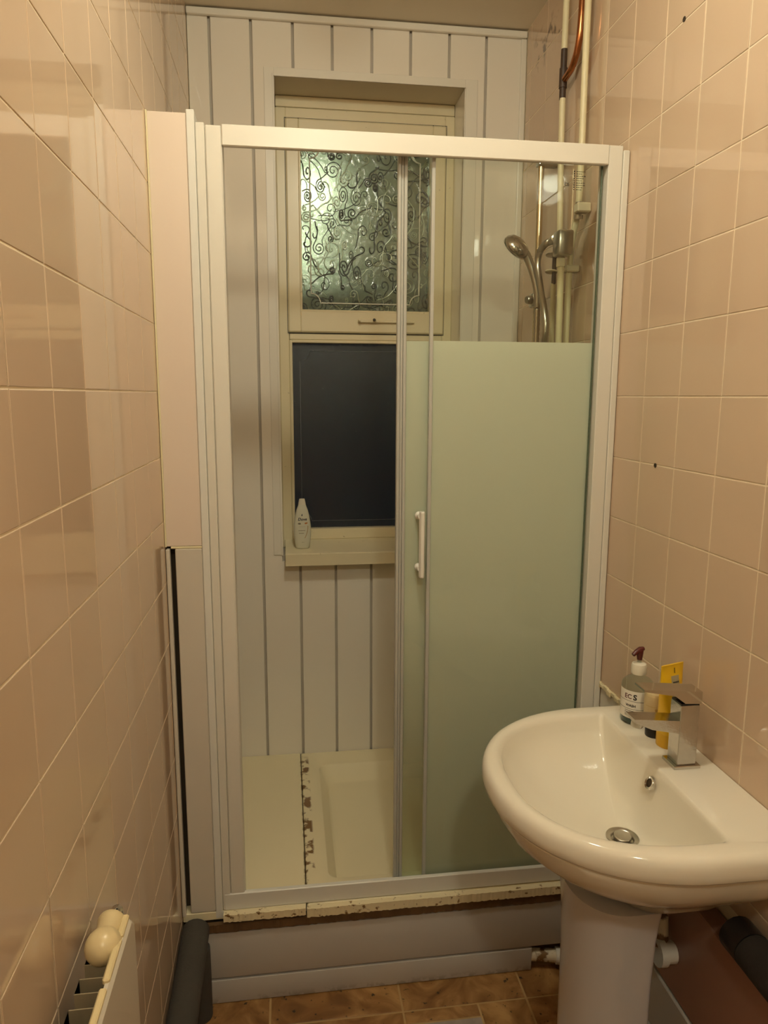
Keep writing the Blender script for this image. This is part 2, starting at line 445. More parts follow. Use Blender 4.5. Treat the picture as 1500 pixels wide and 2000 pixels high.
def tile_wall(parent, side, X, yl, zl, m, regions, ysplit):
    """regions: list of (y0, y1, z0, z1) rectangles that are tiled; pieces nearer than ysplit are out of view and joined"""
    g = 0.0030
    far = BM()
    for (ry0, ry1, rz0, rz1) in regions:
        for a, b in zip(yl, yl[1:]):
            y0, y1 = max(a, ry0), min(b, ry1)
            if y1 - y0 < 0.012: continue
            for c, d in zip(zl, zl[1:]):
                z0, z1 = max(c, rz0), min(d, rz1)
                if z1 - z0 < 0.012: continue
                me = tile_mesh(side, y1 - y0 - g, z1 - z0 - g, m)
                ctr = Vector((X, (y0 + y1) / 2, (z0 + z1) / 2))
                if y1 < ysplit:
                    off = len(far.verts)
                    vs = [far.verts.new(ctr + v.co) for v in me.vertices]
                    for p in me.polygons: far.faces.new([vs[i] for i in p.vertices])
                    continue
                o = link_mesh('tile', me, parent, ctr)
                o.rotation_euler = (0, random.gauss(0, 0.0016), random.gauss(0, 0.0016))
    if len(far.verts):
        fm = bpy.data.meshes.new('tile_field'); far.to_mesh(fm); far.free(); fm.materials.append(m)
        o = link_mesh('tile_field', fm, parent); o['kind'] = 'stuff'
    else: far.free()

wr = obj('wall_right', B(XR + 0.001, XR + 0.12, YF - 0.1, 2.75, -0.002, ZC), M['grout']); setp(wr, kind='structure')
ylR = sorted([1.5723 - 0.1495 * i for i in range(-7, 28)])
zlR = [1.6012 + 0.152 * k for k in range(-11, 9)]
tile_wall(wr, 'R', XR, ylR, zlR, M['tile'],
          [(YF, 1.5723, 0.64, ZC), (1.5723, 1.7218, 0.843, ZC), (1.7218, YB - 0.014, 0.27, ZC)], 0.72)
obj('plaster_patch', B(XR - 0.0005, XR + 0.001, 1.5723, 1.706, 0.0, 0.836), M['bare'], wr, label='bare pale plaster where tiles are missing')
bm = BM()
for k in range(7):
    y = 1.574 + 0.0215 * k
    box(bm, XR - 0.006 - 0.002 * (k % 2), XR + 0.001, y, y + 0.0225, 0.832 + 0.003 * (k % 3), 0.850 - 0.002 * (k % 2), 0.002)
obj('sealant_bead', bm, M['pipe'], wr, label='cream broken bead under the last tile row')
for (y, z) in ((1.501, 2.364), (1.500, 1.448)):
    bm = lathe(BM(), [(0.0052, 0.0), (0.0052, 0.0012), (0.0026, 0.0012), (0.0022, 0.0004)], (XR, y, z), (-1, 0, 0), 12)
    obj('screw_hole', bm, M['dark'], wr, label='small dark screw hole in the grout line')

wl = obj('wall_left', B(XL - 0.12, XL - 0.001, YF - 0.1, 2.75, -0.002, ZC), M['grout']); setp(wl, kind='structure')
ylL = sorted([0.8116 + 0.1477 * j for j in range(-23, 13)])
zlL = [1.6072 + 0.1503 * k for k in range(-11, 10)]
tile_wall(wl, 'L', XL, ylL, zlL, M['tile_l'], [(YF, YB - 0.014, 0.0, ZC)], 0.40)

# back wall: masonry slab with the window hole, cladding boards in front
WX0, WX1, WZ0, WZ1 = -0.024, 0.616, 1.03, 2.625
bm = BM()
Y0, Y1 = YB + 0.012, 2.82
box(bm, XL - 0.1, WX0, Y0, Y1, -0.002, ZC); box(bm, WX1, XR + 0.1, Y0, Y1, -0.002, ZC)
box(bm, WX0, WX1, Y0, Y1, WZ1, ZC); box(bm, WX0, WX1, Y0, Y1, -0.002, WZ0)
wb = obj('wall_back', bm, M['board_gap']); setp(wb, kind='structure')
gx = [XL + 0.001, -0.223, -0.0925, 0.040, 0.168, 0.298, 0.427, 0.5575, 0.684, XR - 0.001]
def clad(x0, x1, z0, z1):
    if x1 - x0 < 0.008: return
    bm = BM(); b = 0.0022
    box(bm, x0, x1, YB, YB + 0.0115, z0, z1)
    es = [e for e in bm.edges if abs((e.verts[0].co - e.verts[1].co).z) > 0.05 and e.verts[0].co.y < YB + 0.001 and e.verts[1].co.y < YB + 0.001]
    bmesh.ops.bevel(bm, geom=es, offset=b, segments=2, profile=0.5, affect='EDGES')
    obj('board', bm, M['board'], wb)
gw = 0.0042
TOPZ = ZC - 0.004
for a, b in zip(gx, gx[1:]):
    a += gw * (a > XL + 0.01); b -= gw * (b < XR - 0.01)
    segs = []
    if b <= WX0 or a >= WX1: segs = [(a, b, 0.262, TOPZ)]
    else:
        segs = [(a, b, WZ1, TOPZ), (a, b, 0.262, WZ0 - 0.02)]
        if a < WX0: segs.append((a, WX0, WZ0 - 0.02, WZ1))
        if b > WX1: segs.append((WX1, b, WZ0 - 0.02, WZ1))
    for s in segs: clad(*s)
# reveal linings
bm = BM()
box(bm, WX0 - 0.002, WX0 + 0.003, YB + 0.002, 2.668, WZ0, WZ1)
box(bm, WX1 - 0.003, WX1 + 0.002, YB + 0.002, 2.668, WZ0, WZ1)
rv = obj('reveal_lining', bm, M['board'], wb)
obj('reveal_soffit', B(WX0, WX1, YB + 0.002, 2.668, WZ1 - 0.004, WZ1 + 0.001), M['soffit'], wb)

# trims
def trim(n, bm, m='trim'):
    return setp(obj('trim_%d' % n, bm, M[m]), kind='structure')
bm = BM()      # window surround: angle trim on the cladding
y0 = YB - 0.004
box(bm, WX0 - 0.030, WX0 + 0.001, y0, YB - 0.0003, 1.035, WZ1 + 0.022, 0.001)
box(bm, WX1 - 0.001, WX1 + 0.040, y0, YB - 0.0003, 1.035, WZ1 + 0.022, 0.001)
box(bm, WX0 + 0.001, WX1 - 0.001, y0, YB - 0.0003, WZ1 - 0.004, WZ1 + 0.022, 0.001)
box(bm, WX0 - 0.004, WX0 + 0.001, y0 - 0.002, y0, 1.035, WZ1 + 0.004, 0.0006)
trim(1, bm)
trim(2, B(XL + 0.001, XR - 0.001, YB - 0.016, YB - 0.0003, ZC - 0.026, ZC - 0.005, 0.004, 2))
bm = BM(); box(bm, XR - 0.020, XR - 0.0008, YB - 0.010, YB - 0.0003, 0.265, ZC - 0.027, 0.003, 2)
trim(3, bm)

# ---------------------------------------------------------------- window
wn = bpy.data.objects.new('window_1', None); C.objects.link(wn); wn.location = (0.296, 2.69, WZ0); wn['kind'] = 'structure'
FY = 2.662
def frame_bars(x0, x1, z0, z1, wl_, wr_, wt, wb_, y0, y1, bev=0.003):
    bm = BM()
    box(bm, x0, x0 + wl_, y0, y1, z0, z1, bev); box(bm, x1 - wr_, x1, y0, y1, z0, z1, bev)
    box(bm, x0 + wl_ - bev, x1 - wr_ + bev, y0, y1, z1 - wt, z1, bev); box(bm, x0 + wl_ - bev, x1 - wr_ + bev, y0, y1, z0, z0 + wb_, bev)
    return bm
obj('head_packer', B(WX0 + 0.004, WX1 - 0.004, FY + 0.003, 2.75, 2.584, 2.620, 0.002), M['upvc'], wn)
obj('outer_frame', frame_bars(WX0 + 0.003, WX1 - 0.003, 1.030, 2.582, 0.036, 0.036, 0.036, 0.030, FY, 2.77), M['upvc'], wn)
obj('transom', B(0.016, 0.577, FY - 0.001, 2.77, 1.800, 1.822, 0.003), M['upvc'], wn)
cs = obj('casement', frame_bars(0.012, 0.581, 1.826, 2.546, 0.048, 0.050, 0.050, 0.078, FY - 0.010, 2.745, 0.005), M['upvc'], wn)
obj('glazing_bead', frame_bars(0.056, 0.535, 1.899, 2.500, 0.008, 0.008, 0.008, 0.008, FY - 0.006, 2.70, 0.002), M['upvc'], cs)
obj('glazing_bead', frame_bars(0.015, 0.578, 1.062, 1.800, 0.010, 0.010, 0.010, 0.040, FY - 0.003, 2.70, 0.002), M['upvc'], wn)
obj('gasket', frame_bars(0.009, 0.584, 1.8225, 2.549, 0.002, 0.002, 0.002, 0.003, FY - 0.0008, FY + 0.003, 0.0), M['upvc_dark'], wn)
GY = 2.690
p1 = obj('upper_pane', B(0.060, 0.531, GY, GY + 0.006, 1.903, 2.496), M['pane_hi'], wn)
p2 = obj('lower_pane', B(0.021, 0.572, GY, GY + 0.006, 1.098, 1.794), M['pane_lo'], wn)
def notched_line(x0, x1, z0, z1, r, n=7):
    pts = []
    for (cx, cz, a0, a1) in ((x0, z0, PI / 2, 0), (x1, z0, PI, PI / 2), (x1, z1, 3 * PI / 2, PI), (x0, z1, 2 * PI, 3 * PI / 2)):
        for k in range(n + 1):
            a = a0 + (a1 - a0) * k / n
            pts.append((cx + r * math.cos(a), GY - 0.0003, cz + r * math.sin(a)))
    pts.append(pts[0]); return pts
obj('border_line', tube(BM(), notched_line(0.096, 0.494, 1.934, 2.462, 0.034), 0.0027, 6, False), M['etch'], p1, 60)
obj('border_line', tube(BM(), notched_line(0.052, 0.541, 1.128, 1.763, 0.036), 0.0010, 6, False), M['etch2'], p2, 60)
bm = BM()
rs = random.Random(3); bm2 = BM()
for ix in range(11):
    for iz in range(14):
        cx = 0.075 + ix * 0.043 + rs.uniform(-.018, .018) + (0.02 if iz % 2 else 0); cz = 1.915 + iz * 0.043 + rs.uniform(-.018, .018)
        R = rs.uniform(0.010, 0.034); turns = rs.uniform(0.6, 2.4); a0 = rs.uniform(0, 2 * PI); sg = rs.choice((-1, 1)); sq = rs.uniform(.45, 1.2)
        pts = []
        n = int(16 * turns)
        for k in range(n + 1):
            t = k / n; r = 0.003 + (R - 0.003) * t; a = a0 + sg * turns * 2 * PI * t
            x, z = cx + r * math.cos(a) * sq, cz + r * math.sin(a)
            pts.append((x, GY - 0.0002, z))
        tx, tz = pts[-1][0] - pts[-2][0], pts[-1][2] - pts[-2][2]
        ln = math.hypot(tx, tz); tx, tz = tx / ln, tz / ln
        L_ = rs.uniform(0.02, 0.10)
        for k in range(1, 6):
            t = k / 5 * L_; c = sg * -8 * t * t * rs.uniform(.5, 1)
            pts.append((pts[n][0] + tx * t - tz * c, GY - 0.0002, pts[n][2] + tz * t + tx * c))
        pts = [p for p in pts if 0.063 < p[0] < 0.528 and 1.906 < p[2] < 2.493]
        if len(pts) > 4: tube(bm2 if (ix * 7 + iz * 3) % 5 in (0, 2, 3) else bm, pts, rs.uniform(0.0012, 0.0026), 6, False)
o = obj('scroll_relief', bm, M['relief'], p1, 80); o['kind'] = 'stuff'
o = obj('scroll_relief', bm2, M['relief2'], p1, 80); o['kind'] = 'stuff'
# casement stay and handle
bm = BM(); yy = FY - 0.011
box(bm, 0.262, 0.330, yy - 0.012, yy, 1.862, 1.877, 0.003)
lathe(bm, [(0.004, 0), (0.004, 0.010), (0.0028, 0.012)], (0.268, yy - 0.012, 1.869), (0, -1, 0), 10)
h = obj('casement_stay', bm, M['upvc'], wn, 40)
obj('stay_arm', B(0.325, 0.470, yy - 0.010, yy - 0.003, 1.863, 1.872, 0.002), M['upvc'], h)
bm = lathe(BM(), [(0.0045, 0), (0.0055, 0.006), (0.0035, 0.010)], (0.321, yy - 0.012, 1.872), (0, -1, 0), 12)
obj('stay_knob', bm, M['upvc_dark'], h, 40)
# sill
bm = BM()
L0 = [(-0.013, 2.468, 1.005), (-0.013, 2.468, 1.046), (-0.013, 2.474, 1.049), (-0.013, 2.662, 1.062), (-0.013, 2.662, 1.040), (-0.013, 2.523, 1.030), (-0.013, 2.521, 1.005)]
L1 = [(0.645, p[1], p[2]) for p in L0]
loft(bm, [L0, L1], True, True)
obj('sill', bm, M['upvc'], wn)

# ---------------------------------------------------------------- ceiling lamp and added fill light
def ceiling_lamp(pos, label, m):
    lt = thing('ceiling_light', label, 'ceiling light', (pos[0], pos[1], ZC))
    bm = lathe(BM(), [(0.085, 0.0), (0.085, -0.016), (0.078, -0.022)], (pos[0], pos[1], ZC - 0.001), (0, 0, 1), 32)
    obj('lamp_base', bm, M['rose'], lt, 40)
    prof = [(0.072 * math.cos(a), -0.024 - 0.064 * math.sin(a)) for a in [PI / 2 * k / 8 for k in range(8)]] + [(0.004, -0.088)]
    obj('lamp_dome', lathe(BM(), prof, (pos[0], pos[1], ZC - 0.001), (0, 0, 1), 32), m, lt, 60)
ceiling_lamp(LAMP_POS, 'round flush ceiling light with a warm white dome near the shower', M['lamp'])
l2 = thing('ceiling_light', 'added unseen fill light, a small square box on the ceiling at the entrance end', 'ceiling light', (FILL_POS[0], FILL_POS[1], ZC))  # added behind the camera as fill, no such source known
qx, qy, qz = FILL_POS
obj('lamp_base', B(qx - 0.055, qx + 0.055, qy - 0.055, qy + 0.055, ZC - 0.010, ZC - 0.0005, 0.002), M['rose'], l2)
obj('fill_lamp_box', B(qx - 0.048, qx + 0.048, qy - 0.048, qy + 0.048, qz - 0.052, ZC - 0.0105, 0.004, 2), M['fill_lamp'], l2)

# ---------------------------------------------------------------- shower tray and side panel
TZ = 0.266
tr = thing('shower_tray', 'cream acrylic shower tray with a sunken floor', 'shower tray', (0.42, 2.1, 0.12))
bm = BM()
def rr(x0, x1, y0, y1, z, r, n=5):
    pts = []
    for (cx, cy, a0) in ((x1 - r, y1 - r, 0), (x0 + r, y1 - r, PI / 2), (x0 + r, y0 + r, PI), (x1 - r, y0 + r, 3 * PI / 2)):
        for k in range(n + 1):
            a = a0 + PI / 2 * k / n
            pts.append((cx + r * math.cos(a), cy + r * math.sin(a), z))
    return pts
TX0, TX1, TY0, TY1 = 0.031, XR - 0.0012, 1.708, YB - 0.0012
loft(bm, [rr(TX0, TX1, TY0, TY1, 0.243, 0.004), rr(TX0, TX1, TY0, TY1, TZ - 0.003, 0.004), rr(TX0 + .003, TX1 - .003, TY0 + .003, TY1 - .003, TZ, 0.004),
          rr(0.092, 0.765, 1.80, 2.430, TZ, 0.03), rr(0.095, 0.762, 1.803, 2.427, TZ - 0.002, 0.03), rr(0.120, 0.735, 1.83, 2.385, TZ - 0.046, 0.03), rr(0.130, 0.725, 1.840, 2.375, TZ - 0.050, 0.028)], False, True)
obj('tray_shell', bm, M['tray'], tr, 35)
bm = lathe(BM(), [(0.040, 0), (0.040, 0.003), (0.030, 0.005), (0.008, 0.007)], (0.60, 2.25, TZ - 0.050), (0, 0, 1), 24)
obj('tray_waste', bm, M['chrome'], tr, 40)
tp = obj('tray_side_panel', B(XL + 0.0015, 0.0285, 1.708, YB - 0.0012, 0.243, TZ + 0.001, 0.002), M['tray'])
setp(tp, 'flat cream filler panel left of the shower tray with rusty seam', 'panel')
# chipped front edge below the rail
tl = thing('threshold_strip', 'chipped cream threshold strip over rotten wood below the shower door', 'strip', (0.3, 1.69, 0.22))
def ragged(x0, x1, y0, y1, zb, zt, n, amp, rnd):
    bm = BM(); top = []; bot = []
    loops = []
    for k in range(n + 1):
        x = x0 + (x1 - x0) * k / n
        a = rnd.uniform(-amp, amp); f = rnd.uniform(-.0012, .0012)
        loops.append([(x, y0 + f, zb + a), (x, y0 + f, zt), (x, y1, zt), (x, y1, zb)])
    loft(bm, loops, True, True); return bm
rg = random.Random(5)
obj('edge_strip', ragged(-0.186, 0.027, 1.690, 1.707, 0.247, 0.267, 40, 0.0010, rg), M['traylip'], tl)
obj('edge_strip', ragged(0.030, 0.765, 1.690, 1.707, 0.240, 0.264, 130, 0.0012, rg), M['traylip'], tl)
obj('rotten_batten', ragged(-0.24, 0.79, 1.694, 1.7065, 0.216, 0.2385, 120, 0.001, rg), M['rot'], tl, label='dark brown damp wood')

# ---------------------------------------------------------------- plinth below the tray
pl = thing('shower_plinth', 'white cladding plinth under the shower tray with mouldy bottom edge', 'plinth', (0.25, 1.70, 0))
def plank(x0, x1, z0, z1, y=1.699):
    bm = BM(); box(bm, x0, x1, y, 1.7165, z0, z1)
    es = [e for e in bm.edges if abs(e.verts[0].co.y - y) < 1e-5 and abs(e.verts[1].co.y - y) < 1e-5]
    bmesh.ops.bevel(bm, geom=es, offset=0.003, segments=2, profile=0.5, affect='EDGES')
    return bm
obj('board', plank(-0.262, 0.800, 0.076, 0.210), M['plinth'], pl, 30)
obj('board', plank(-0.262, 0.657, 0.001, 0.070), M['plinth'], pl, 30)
obj('groove_tongue', B(-0.262, 0.655, 1.7085, 1.7165, 0.0700, 0.0760), M['board_gap'], pl)
bm = BM(); box(bm, XL + 0.002, 0.655, 1.722, 1.740, 0.0, 0.240); box(bm, 0.655, XR - 0.002, 1.722, 1.740, 0.078, 0.240); box(bm, 0.655, XR - 0.002, 1.80, 1.81, 0.0, 0.20)
obj('shade_backing', bm, M['dark'], pl, label='dark backing standing in for shade behind the plinth boards')  # near-black boards stand in for the shade under the tray
wp = thing('tray_waste_pipe', 'stained white waste pipe in the hole beside the shower plinth', 'pipe', (0.7, 1.71, 0.02))
obj('pipe_run', tube(BM(), [(0.659, 1.716, 0.0375), (0.755, 1.700, 0.0345)], 0.0175, 16), M['grime'], wp, 50)
bm = tube(BM(), [(0.728, 1.7045, 0.0355), (0.752, 1.7005, 0.0345)], 0.0225, 16)
obj('coupling', bm, M['whiteplastic'], wp, 50)

# ---------------------------------------------------------------- infill panel between wall and door
ip = thing('infill_panel', 'tall two part infill panel left of the shower door', 'panel', (-0.25, DY, 0.25))
obj('upper_board', B(XL + 0.0012, -0.2065, DY, DY + 0.05, 1.244, 2.207, 0.0015), M['infill'], ip, label='pinkish white upper board')
obj('lower_board', B(-0.2695, -0.2065, DY - 0.0015, DY + 0.05, 0.2685, 1.238, 0.002), M['infill2'], ip, label='off white lower board')
obj('edge_strip', B(XL + 0.0012, -0.2815, DY - 0.006, DY + 0.012, 0.262, 1.238, 0.002), M['infill2'], ip, label='narrow white upright strip')
obj('gap_shade_sheet', B(XL + 0.0012, -0.270, DY + 0.03, DY + 0.05, 0.2685, 1.238), M['dark'], ip)  # dark sheet paints in the shade of the open gap
obj('corner_bead', B(XL + 0.0006, XL + 0.0045, DY - 0.008, DY - 0.0003, 1.244, 2.207, 0.001), M['pipe'], ip)
obj('joint_bead', B(-0.279, -0.2065, DY - 0.0012, DY + 0.004, 1.2385, 1.2435, 0.001), M['pipe'], ip)

# ---------------------------------------------------------------- shower enclosure
en = thing('shower_enclosure', 'white framed sliding shower door enclosure with frosted glass', 'shower enclosure', (0.3, DY, 0.267))
bm = BM()
box(bm, -0.206, -0.1885, DY - 0.003, DY + 0.055, 0.2685, 2.214, 0.0015); box(bm, -0.206, -0.1855, DY - 0.003, DY - 0.0015, 0.2495, 0.2690)
obj('wall_profile', bm, M['profile'], en)
bm = BM()
box(bm, -0.188, -0.168, DY, DY + 0.055, 0.2685, 2.190, 0.002); box(bm, -0.1675, -0.131, DY + 0.001, DY + 0.055, 0.274, 2.186, 0.003)
obj('left_jamb', bm, M['frame'], en)
bm = BM()
box(bm, 0.768, 0.8035, DY, DY + 0.055, 0.274, 2.188, 0.002); box(bm, 0.804, XR - 0.0015, DY - 0.002, DY + 0.055, 0.2685, 2.178, 0.002)
obj('right_jamb', bm, M['frame'], en)
bm = BM(); box(bm, -0.131, 0.768, DY - 0.002, DY + 0.013, 2.1435, 2.188, 0.002); box(bm, -0.131, 0.768, DY + 0.0128, DY + 0.06, 2.166, 2.187)
obj('top_rail', bm, M['frame'], en)
bm = BM(); box(bm, -0.184, 0.800, DY - 0.001, DY + 0.011, 0.268, 0.3145, 0.002); box(bm, -0.131, 0.768, DY + 0.0108, DY + 0.056, 0.268, 0.281)
obj('bottom_rail', bm, M['profile'], en)
# fixed pane (front) and sliding pane (rear)
FG, SG = DY + 0.024, DY + 0.043
fx = obj('fixed_pane', B(0.354, 0.768, FG, FG + 0.005, 0.2815, 2.1650), M['clear'], en)
obj('frosted_band', B(0.355, 0.764, FG + 0.0053, FG + 0.0060, 0.2820, 1.733), M['frost_fixed'], fx, label='pale green frosted print')
obj('edge_seal', B(0.346, 0.3545, FG - 0.004, FG + 0.009, 0.2815, 2.1650, 0.0008), M['seal'], fx)
obj('glass_edge', B(0.7595, 0.7635, FG - 0.004, FG - 0.0003, 0.2815, 2.1650, 0.0006), M['edge'], fx)
sd = obj('sliding_pane', B(0.290, 0.745, SG, SG + 0.005, 0.2830, 2.1650), M['clear'], en)
obj('frosted_band', B(0.292, 0.744, SG + 0.0053, SG + 0.0060, 0.2840, 1.733), M['frost_door'], sd, label='pale green frosted print fading out towards the bottom')
bm = BM()
box(bm, 0.269, 0.2765, SG - 0.006, SG + 0.012, 0.2825, 2.1650, 0.0015); box(bm, 0.277, 0.2835, SG - 0.003, SG + 0.008, 0.2825, 2.1650, 0.0015); box(bm, 0.284, 0.292, SG - 0.004, SG + 0.009, 0.2825, 2.1650, 0.0015)
obj('edge_seal', bm, M['seal'], sd)
# handle
bm = BM(); hx, hy = 0.331, SG - 0.034
lp = []
for z in (1.146, 1.149, 1.313, 1.316):
    e = 0.0015 if z in (1.146, 1.316) else 0
    lp.append([(hx - .0068 + e, hy, z), (hx - .0035, hy - .0065 + e, z), (hx + .0035, hy - .0065 + e, z), (hx + .0068 - e, hy, z), (hx + .0068 - e, hy + .006, z), (hx - .0068 + e, hy + .006, z)])
loft(bm, lp, True, True)
hd = obj('handle', bm, M['whiteplastic'], sd)
for z in (1.302, 1.168):
    bm = lathe(BM(), [(0.0060, 0), (0.0060, 0.016), (0.010, 0.020), (0.010, 0.0265)], (hx - 0.004, hy + 0.004, z), (0, 1, 0), 18)
    obj('handle_mount', bm, M['whiteplastic'], hd if False else sd, 40)
# printed safety mark on the fixed pane
bm = BM()
mk = lambda x, y: (x, FG - 0.0004, y)
put_text(bm, 'CE', 0.0095, mk, bold=0.0002, dx=0.676, dy=2.0995)
for k in range(9):
    z = 2.1325 - 0.0051 * k
    put_disc(bm, 0.6935, z, 0.0016, mk)
    x = 0.699
    rk = random.Random(k)
    end = 0.712 + rk.uniform(0.0, 0.008)
    while x < end:
        wd = rk.uniform(0.002, 0.005)
        put_rect(bm, x, x + wd, z - 0.0009, z + 0.0007, mk, 1); x += wd + 0.0012
obj('safety_mark', bm, M['glassink'], fx)

# ---------------------------------------------------------------- shower pipes on the right wall
def pipe_thing(name, label, cat, loc, pts, r, m, n=6):
    t = thing(name, label, cat, loc)
    obj('pipe_run', tube(BM(), spline(pts, n), r, 14), m, t, 50)
    return t
px = 0.797
pa = thing('supply_pipe', 'cream painted pipe with a tarnished tee joint above the shower', 'pipe', (px, 2.10, 2.0))
obj('pipe_run', tube(BM(), [(px, 2.103, ZC - 0.002), (px, 2.106, 2.568)], 0.0088, 14), M['pipe'], pa, 50)
obj('pipe_run', tube(BM(), [(px, 2.104, 2.440), (px, 2.100, 2.30), (px, 2.082, 2.072)], 0.0088, 14), M['pipe'], pa, 50)
bm = BM(); tube(bm, [(px, 2.106, 2.570), (px, 2.106, 2.437)], [0.0092, 0.0092], 14)
tube(bm, [(px, 2.106, 2.520), (px, 2.106, 2.468)], 0.0115, 14)
obj('tee_joint', bm, M['burnt'], pa, 50, label='blackened copper tee')
pts = spline([(px, 1.985, ZC - 0.002), (px, 1.988, 2.70), (px, 1.990, 2.60), (px, 2.004, 2.535), (px, 2.040, 2.498), (px, 2.092, 2.488)], 8)
obj('branch', tube(BM(), pts, 0.0092, 14), M['copper'], pa, 50, label='bare copper bend')
pb = thing('riser_pipe', 'full height cream painted pipe with two clips in the shower corner', 'pipe', (px, 1.96, 1.4))
pts = spline([(px, 1.946, ZC - 0.002), (px, 1.950, 2.50), (px, 1.948, 2.20), (px, 1.955, 2.10), (px, 1.992, 2.00), (px, 2.000, 1.80), (px, 2.000, 1.30), (px, 2.000, TZ + 0.004)], 6)
obj('pipe_run', tube(BM(), pts, 0.0090, 14), M['pipe'], pb, 50)
def clip_bm(y, z, w=0.020, hgt=0.020):
    bm = BM(); box(bm, px - 0.014, XR - 0.0005, y - w, y + w * .6, z - hgt / 2, z + hgt / 2, 0.003)
    return bm
obj('pipe_clip', clip_bm(1.940, 2.103, .020, .024), M['clip'], pb)
obj('pipe_clip', clip_bm(2.000, 1.955, .020, .018), M['clip'], pb)
obj('compression_ring', tube(BM(), [(px, 1.9485, 2.089), (px, 1.951, 2.078)], 0.0125, 14), M['satin'], pb, 40)
obj('compression_ring', tube(BM(), [(px, 1.9475, 2.117), (px, 1.9475, 2.121)], 0.0105, 14), M['satin'], pb, 40)

mv = thing('shower_valve', 'grey metal shower valve fed by cream pipes on right wall', 'shower valve', (0.78, 2.01, 2.0))
vx = 0.752
obj('valve_body', B(vx - 0.016, vx + 0.026, 1.924, 1.975, 1.980, 2.046, 0.006, 2), M['satin'], mv, 40)
bm = lathe(BM(), [(0.010, 0), (0.010, 0.014), (0.014, 0.016), (0.014, 0.034), (0.011, 0.036), (0.011, 0.052)], (vx, 1.974, 2.034), (0, 1, 0), 18)
obj('outlet', bm, M['satin'], mv, 40)
obj('pipe_run', tube(BM(), [(vx + .004, 1.958, 1.982), (vx + .006, 1.956, 1.80), (vx + .006, 1.952, 1.30), (vx + .006, 1.952, TZ + 0.004)], 0.0090, 14), M['pipe'], mv, 50)
obj('pipe_nut', lathe(BM(), [(0.013, 0), (0.013, 0.022), (0.010, 0.026)], (vx + .004, 1.958, 1.953), (0, 0, 1), 6), M['clip'], mv)
sv = thing('isolating_valve', 'narrow pipe with two white disc handles beside shower valve', 'valve', (0.775, 2.055, 1.9))
obj('pipe_run', tube(BM(), [(0.776, 2.062, 1.925), (0.778, 2.062, 1.70), (0.778, 2.058, TZ + 0.004)], 0.0082, 14), M['pipe'], sv, 50)
obj('valve_stem', tube(BM(), [(0.776, 2.058, 2.030), (0.776, 2.060, 1.922)], 0.0065, 12), M['burnt'], sv, 50)
for z in (2.004, 1.958):
    bm = lathe(BM(), [(0.004, -0.003), (0.017, -0.002), (0.019, 0.0), (0.017, 0.003), (0.004, 0.005)], (0.770, 2.066, z), (0.1, 0.1, 1), 20)
    obj('disc_handle', bm, M['clip'] if z < 1.98 else M['satin'], sv, 40)

# riser rail, hose, handset
rl = thing('shower_rail', 'upright brass toned shower rail on right wall', 'shower rail', (0.77, 2.19, 1.2))
obj('rail_bar', tube(BM(), [(0.772, 2.192, 2.300), (0.772, 2.186, 1.24)], 0.0095, 16), M['golden'], rl, 50)
obj('top_bracket', B(0.760, XR - 0.0006, 2.176, 2.208, 2.282, 2.306, 0.004, 2), M['satin'], rl)
obj('bottom_bracket', B(0.760, XR - 0.0006, 2.172, 2.204, 1.232, 1.256, 0.004, 2), M['satin'], rl)
bm = BM(); box(bm, 0.752, 0.790, 2.168, 2.210, 1.872, 1.915, 0.007, 2)
lathe(bm, [(0.013, 0), (0.013, 0.014), (0.010, 0.018)], (0.752, 2.18, 1.893), (-1, -0.3, 0), 16)
obj('slider', bm, M['satin'], rl, 40)
hs = thing('shower_handset', 'chrome shower handset with an oval head tilted in its holder', 'shower head', (0.74, 2.16, 1.9))
hp = spline([(0.760, 2.146, 1.868), (0.757, 2.146, 1.915), (0.745, 2.150, 1.965), (0.728, 2.152, 2.008), (0.708, 2.150, 2.036)], 6)
rad = [0.0105 + 0.0035 * (i / (len(hp) - 1)) for i in range(len(hp))]
obj('grip', tube(BM(), hp, rad, 16), M['satin'], hs, 60)
bm = lathe(BM(), [(0.001, 0.026), (0.018, 0.025), (0.033, 0.019), (0.0415, 0.008), (0.0430, 0.0), (0.0410, -0.008), (0.036, -0.010)], (0.688, 2.150, 2.040), (0.50, -0.58, 0.64), 28)
obj('spray_head', bm, M['chrome_worn'], hs, 60)
bm = lathe(BM(), [(0.035, 0), (0.033, -0.002), (0.002, -0.003)], (0.688 - 0.50 * .0102, 2.150 + .58 * .0102, 2.040 - .64 * .0102), (0.50, -0.58, 0.64), 28)
obj('spray_plate', bm, M['seal'], hs, 60)
ho = thing('shower_hose', 'flexible chrome hose looping from the valve up to handset', 'hose', (0.76, 2.12, 1.6))
hpts = spline([(vx, 2.0275, 2.034), (vx - .006, 2.052, 2.033), (vx - .012, 2.083, 2.018), (vx - .014, 2.093, 1.985), (vx - .014, 2.080, 1.946), (vx - .016, 2.050, 1.896), (vx - .018, 2.012, 1.841), (vx - .018, 1.998, 1.790), (vx - .018, 2.015, 1.724), (vx - .014, 2.06, 1.58), (vx - .006, 2.10, 1.45), (0.762, 2.150, 1.405), (0.761, 2.160, 1.45), (0.760, 2.152, 1.60), (0.760, 2.147, 1.75), (0.760, 2.146, 1.866)], 16)
rad = [0.0092 + 0.0007 * (1 if i % 2 else -1) for i in range(len(hpts))]
obj('hose_run', tube(BM(), hpts, rad, 12), M['satin'], ho, 80)

